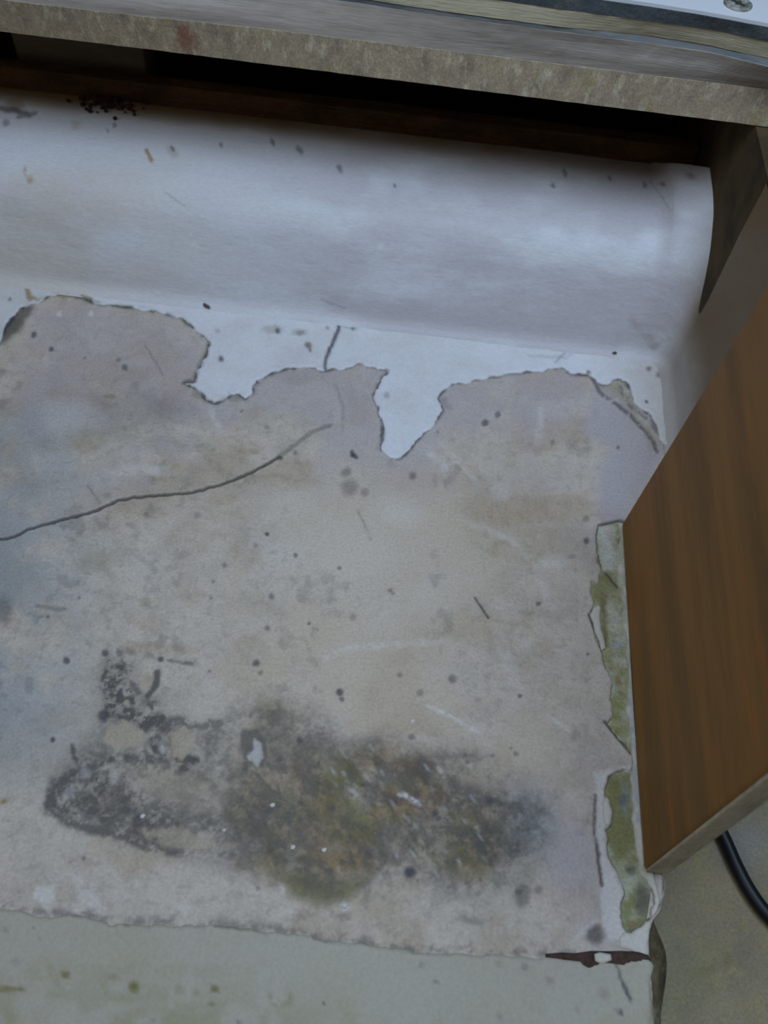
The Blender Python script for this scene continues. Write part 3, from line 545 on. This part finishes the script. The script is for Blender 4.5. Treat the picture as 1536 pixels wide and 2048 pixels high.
# dark rotten gap behind the strip at the corner
gp = fractal([(1092, 1907), (1150, 1906), (1215, 1902), (1262, 1902), (1296, 1910), (1302, 1922), (1262, 1926), (1250, 1932), (1200, 1930), (1178, 1938), (1160, 1926), (1092, 1916), (1092, 1907)], 1, .08, 4)[:-1]
M_ROT = mat('rotten_wood', lin(84, 62, 50), (), .9, [(lin(50, 42, 38), 250, .4, .6)], (.8, 800))
child(sheet('rotten_gap', zpts(gp, .0007), .00095, .0012, M_ROT, None, .0008, .0003, None, 23))
child(sheet('paint_flake', zpts([(1188, 1908), (1200, 1904), (1222, 1908), (1224, 1920), (1205, 1928), (1190, 1922)], .0012), .0014, .0012, M_FLAKE, None, .0008, .0001, None, 19))
# brown filler down the front right corner
rn = random.Random(5); bm = bmesh.new(); ring = []
for j, (yv, wd) in enumerate([(.0700, .002), (.0660, .0032), (.0620, .0042), (.0570, .0040), (.0520, .0036), (.0470, .0028), (.0420, .0022), (.034, .0024), (.02, .002), (-.008, .002)]):
    r = []
    for a, zq in ((0, -.0008), (.8, -.0012), (1.7, -.004), (2.3, -.012), (2.8, -.0298)):
        r.append(bm.verts.new((.0952 + wd * a + rn.uniform(-.0003, .0003), yv, zq + rn.uniform(-.0004, .0004))))
    ring.append(r)
for a, b in zip(ring[:-1], ring[1:]):
    for q in range(4): bm.faces.new((a[q], a[q + 1], b[q + 1], b[q]))
M_FILL = mat('brown_filler', lin(104, 94, 66), (), .9, [(lin(78, 66, 44), 160, .4, .6), (lin(130, 122, 98), 220, .55, .7)], (.8, 800))
fo_ = from_bm('corner_filler', bm, M_FILL, None, True); child(fo_)
sf = fo_.modifiers.new('s', 'SUBSURF'); sf.levels = sf.render_levels = 2

# small chips lying about
def chip(name, px, py, z, L, Wd, rot, m, label, cat, grp=None, h=.0009):
    bm = bmesh.new(); bmesh.ops.create_icosphere(bm, subdivisions=2, radius=1); r = random.Random(px)
    for v in bm.verts: v.co = Vector((v.co.x * L * r.uniform(.8, 1.15), v.co.y * Wd * r.uniform(.75, 1.2), max(v.co.z, -.5) * h * r.uniform(.6, 1.1)))
    o = from_bm(name, bm, m, None, False); p = at_z(px, py, z); o.location = (p[0], p[1], z + h * .45); o.rotation_euler = (0, 0, radians(rot))
    tag(o, label, cat, grp); return o
G = 'dark debris chips along the upstand foot'
chip('debris_chip', 413, 613, .0012, .0022, .0009, -32, M_CHIP, 'dark chip at the crease above the cream paint, leftmost of four', 'chip', G)
chip('debris_chip', 735, 618, .0022, .0016, .0008, -30, M_CHIP, 'dark chip at the crease just right of the short vertical crack', 'chip', G)
chip('debris_chip', 983, 652, .0025, .0019, .0010, -25, M_CHIP, 'grey chip on the foot of the upstand, right of centre', 'chip', G)
chip('debris_chip', 1229, 707, .0016, .0011, .0005, 0, M_CHIP, 'tiny black chip at the crease near the right-hand corner', 'chip', G)
GW = 'white crumbs on the damp stain'
for a, b, t in [(545, 1611, 'white crumb on the grey part of the damp stain, nearest its middle'), (586, 1695, 'white crumb low on the stain, left of another like it'), (648, 1700, 'white crumb low on the ochre part of the stain'), (690, 1812, 'white crumb below the bottom rim of the stain'), (286, 1633, 'white crumb in the dark left lobe of the stain')]:
    chip('paint_crumb', a, b, .0, .0009, .0007, 30, M_WCHIP, t, 'crumb', GW, .0006)
# rust crumbs on the ledge top, left
rn = random.Random(3); bm = bmesh.new()
for _ in range(90):
    p = at_z(rn.gauss(226, 28), 196, .051); dy = abs(rn.gauss(0, .0045)); s = rn.uniform(.0004, .0014)
    r = bmesh.ops.create_icosphere(bm, subdivisions=1, radius=s); zc = .0510 + s * .4 + max(0, .0035 - dy) * rn.random()
    for v in r['verts']: v.co = Vector((v.co.x * rn.uniform(.8, 1.3) + p[0], v.co.y + .3855 - dy, v.co.z * .8 + zc))
rc = from_bm('rust_crumbs', bm, M_RUST); tag(rc, 'scatter of dark red rust crumbs on the shadowed ledge below the timber block', 'rust', kind='stuff')

# ================================================================== WORKTOP
wt = thing('worktop', 'thick raw-edged plywood worktop with white laminate top overhanging the ledge', 'worktop', loc=(0, .45, .105))
def wchild(o): o.parent = wt; o.matrix_parent_inverse = Matrix.Translation((0, -.45, -.105)); return o
def interp(line, xs):
    a = np.array(line, float); out = []
    for x in xs:
        if x < a[0, 0]: y = a[0, 1] + (x - a[0, 0]) * (a[1, 1] - a[0, 1]) / (a[1, 0] - a[0, 0])
        elif x > a[-1, 0]: y = a[-1, 1] + (x - a[-1, 0]) * (a[-1, 1] - a[-2, 1]) / (a[-1, 0] - a[-2, 0])
        else: y = np.interp(x, a[:, 0], a[:, 1])
        out.append(y)
    return out
LN = [[(0, 63), (300, 99), (700, 149), (1050, 193), (1277, 221), (1536, 254)],
      [(0, 0), (312, 36), (520, 57), (700, 79), (1000, 114), (1290, 150), (1536, 179)],
      [(0, -84), (640, -4), (900, 36), (1100, 62), (1300, 88), (1420, 106), (1536, 134)],
      [(0, -96), (640, -14), (900, 25), (1100, 52), (1300, 72), (1420, 92), (1536, 118)],
      [(0, -136), (1000, 0), (1150, 22), (1300, 42), (1420, 58), (1536, 83)],
      [(0, -150), (1100, -13), (1200, 0), (1300, 14), (1420, 33), (1536, 55)]]
mid = [(1050, 193), (1000, 114), (1100, 62), (1100, 52), (1150, 22), (1200, 0)]
zs = [float(at_y(a, b, .337)[2]) for a, b in mid]; zs[0] = .105
print('worktop z', zs)
xs_ = list(range(-400, 1960, 20))
fronts = []
for ln, z in zip(LN, zs):
    ys = interp(ln, xs_); pts = [at_z(x, y, z) for x, y in zip(xs_, ys)]
    a = np.array(pts); a[:, 1] = np.where(a[:, 0] > .135, np.interp(.135, a[:, 0], a[:, 1]), a[:, 1]); a[:, 1] = np.where(a[:, 0] < -.16, np.interp(-.16, a[:, 0], a[:, 1]), a[:, 1])
    fronts.append(a)
names = [('lower_board', M_PLY_T), ('grey_ply', M_PLY_G), ('glue_line', M_PLY_D), ('light_ply', M_PLY_L), ('dark_edging', M_DARK)]
XR = np.linspace(-.30, .30, 260)
for k, (nm, mm) in enumerate(names):
    a, b = fronts[k], fronts[k + 1]; bm = bmesh.new(); rows = []
    nrow = 5; inset = (.0, .0003, .0006, .0003, .0)[k]
    for r in range(nrow):
        t = r / (nrow - 1); row = []
        for x in XR:
            y = (1 - t) * np.interp(x, a[:, 0], a[:, 1]) + t * np.interp(x, b[:, 0], b[:, 1]); z = zs[k] * (1 - t) + zs[k + 1] * t
            j = .0004 * (float(vn(np.array(x * 200), np.array(z * 300 + k), 3)) - .5) + .00012 * (float(vn(np.array(x * 1500), np.array(z * 500.), 7)) - .5)
            row.append(bm.verts.new((x, y + j + inset, z)))
        rows.append(row)
    bb0 = [bm.verts.new((x, .438, zs[k])) for x in (XR[0], XR[-1])]; bb1 = [bm.verts.new((x, .438, zs[k + 1])) for x in (XR[0], XR[-1])]
    for r in range(nrow - 1):
        for i in range(len(XR) - 1): bm.faces.new((rows[r][i], rows[r][i + 1], rows[r + 1][i + 1], rows[r + 1][i]))
    bm.faces.new(rows[0][::-1] + [bb0[0], bb0[1]]); bm.faces.new(rows[-1] + [bb1[1], bb1[0]])
    bm.faces.new([bb0[0]] + [r[0] for r in rows] + [bb1[0]]); bm.faces.new([bb0[1]] + [r[-1] for r in rows] + [bb1[1]]); bm.faces.new((bb0[0], bb1[0], bb1[1], bb0[1]))
    wchild(from_bm(nm, bm, mm))
ZT = zs[-1]; fr = fronts[-1]
lam = [(x, float(np.interp(x, fr[:, 0], fr[:, 1])) + .0003) for x in XR[::4]] + [(.30, .438), (-.30, .438)]
wchild(prism('laminate_top', lam, ZT, ZT + .0012, M_LAM))
# screw with dished washer
def lathe(name, prof, m, parent, n=40):
    bm = bmesh.new(); rings = []
    for r, z in prof: rings.append([bm.verts.new((r * cos(2 * pi * i / n), r * sin(2 * pi * i / n), z)) for i in range(n)] if r > 0 else [bm.verts.new((0, 0, z))])
    for a, b in zip(rings[:-1], rings[1:]):
        for i in range(n):
            if len(a) == 1: bm.faces.new((a[0], b[i], b[(i + 1) % n]))
            elif len(b) == 1: bm.faces.new((a[i], a[(i + 1) % n], b[0]))
            else: bm.faces.new((a[i], a[(i + 1) % n], b[(i + 1) % n], b[i]))
    return from_bm(name, bm, m, parent, True)
p = at_z(1475, 11, ZT + .001)
sw = lathe('screw', [(.0050, .0), (.0050, .0006), (.0044, .0010), (.0034, .0007), (.0030, .0005), (.0020, .0006), (0, .0007)], M_SCREW, None)
sw.location = (p[0], p[1], ZT + .0012); tag(sw, 'countersunk screw with dished washer in the white laminate worktop', 'screw')
bm = bmesh.new(); box_bm(bm, -.0026, .0026, -.0006, .0006, .0002, .00085); box_bm(bm, -.0006, .0006, -.0014, .0014, .0002, .00083)
sl = from_bm('recess', bm, M_SLOT, sw); sl.rotation_euler = (0, 0, radians(-40))

# ================================================================== WOOD PANEL
pn = thing('wooden_panel', 'orange-brown wooden panel standing upright on the ledge rim at right', 'panel', loc=(.1, .15, .0004))
def pchild(o): o.parent = pn; o.matrix_parent_inverse = Matrix.Translation((-.1, -.15, -.0004)); return o
def panel_bm(x0, x1, y0a, y0b, y1a, y1b, z0, z1, lean=0):
    bm = bmesh.new(); v = {}
    for xi, x in enumerate((x0, x1)):
        for k, (y, z) in enumerate(((y0a, z0), (y1a, z0), (y1b, z1), (y0b, z1))): v[(xi, k)] = bm.verts.new((x + (lean if z == z1 else 0), y, z))
    for xi in (0, 1): bm.faces.new([v[(xi, k)] for k in range(4)])
    for k in range(4): bm.faces.new([v[(0, k)], v[(0, (k + 1) % 4)], v[(1, (k + 1) % 4)], v[(1, k)]])
    return bm
pf = pchild(bev(from_bm('veneered_board', panel_bm(.0950, .1030, .0842, .0812, .2175, .196, .0006, .19), M_PANEL), .0012, 3))
pe = pchild(bev(from_bm('edge_strip', panel_bm(.0958, .1025, .0832, .0802, .0843, .0813, .0006, .19), M_PEDGE), .0004))

# ================================================================== CABLE
pts = [(1375, 1560), (1415, 1620), (1446, 1672), (1472, 1730), (1500, 1782), (1536, 1830), (1600, 1890), (1700, 1960)]
P3 = np.array([at_z(x, y, -.0272) for x, y in pts])
P3 = resample(P3, 90); tn = np.gradient(P3, axis=0); tn /= np.linalg.norm(tn, axis=1)[:, None]
sd_ = np.cross(tn, [0, 0, 1.0]); an = np.linspace(0, 2 * pi, 17)
co = (P3[:, None, :] + .0024 * (np.cos(an)[None, :, None] * sd_[:, None, :] + np.sin(an)[None, :, None] * np.array([0, 0, 1.0])[None, None, :])).reshape(-1, 3)
cb = meshnp('power_cable', co, gridfaces(17, 90), M_CABLE)
tag(cb, 'thin black cable on the floor emerging from behind the wooden panel', 'cable')
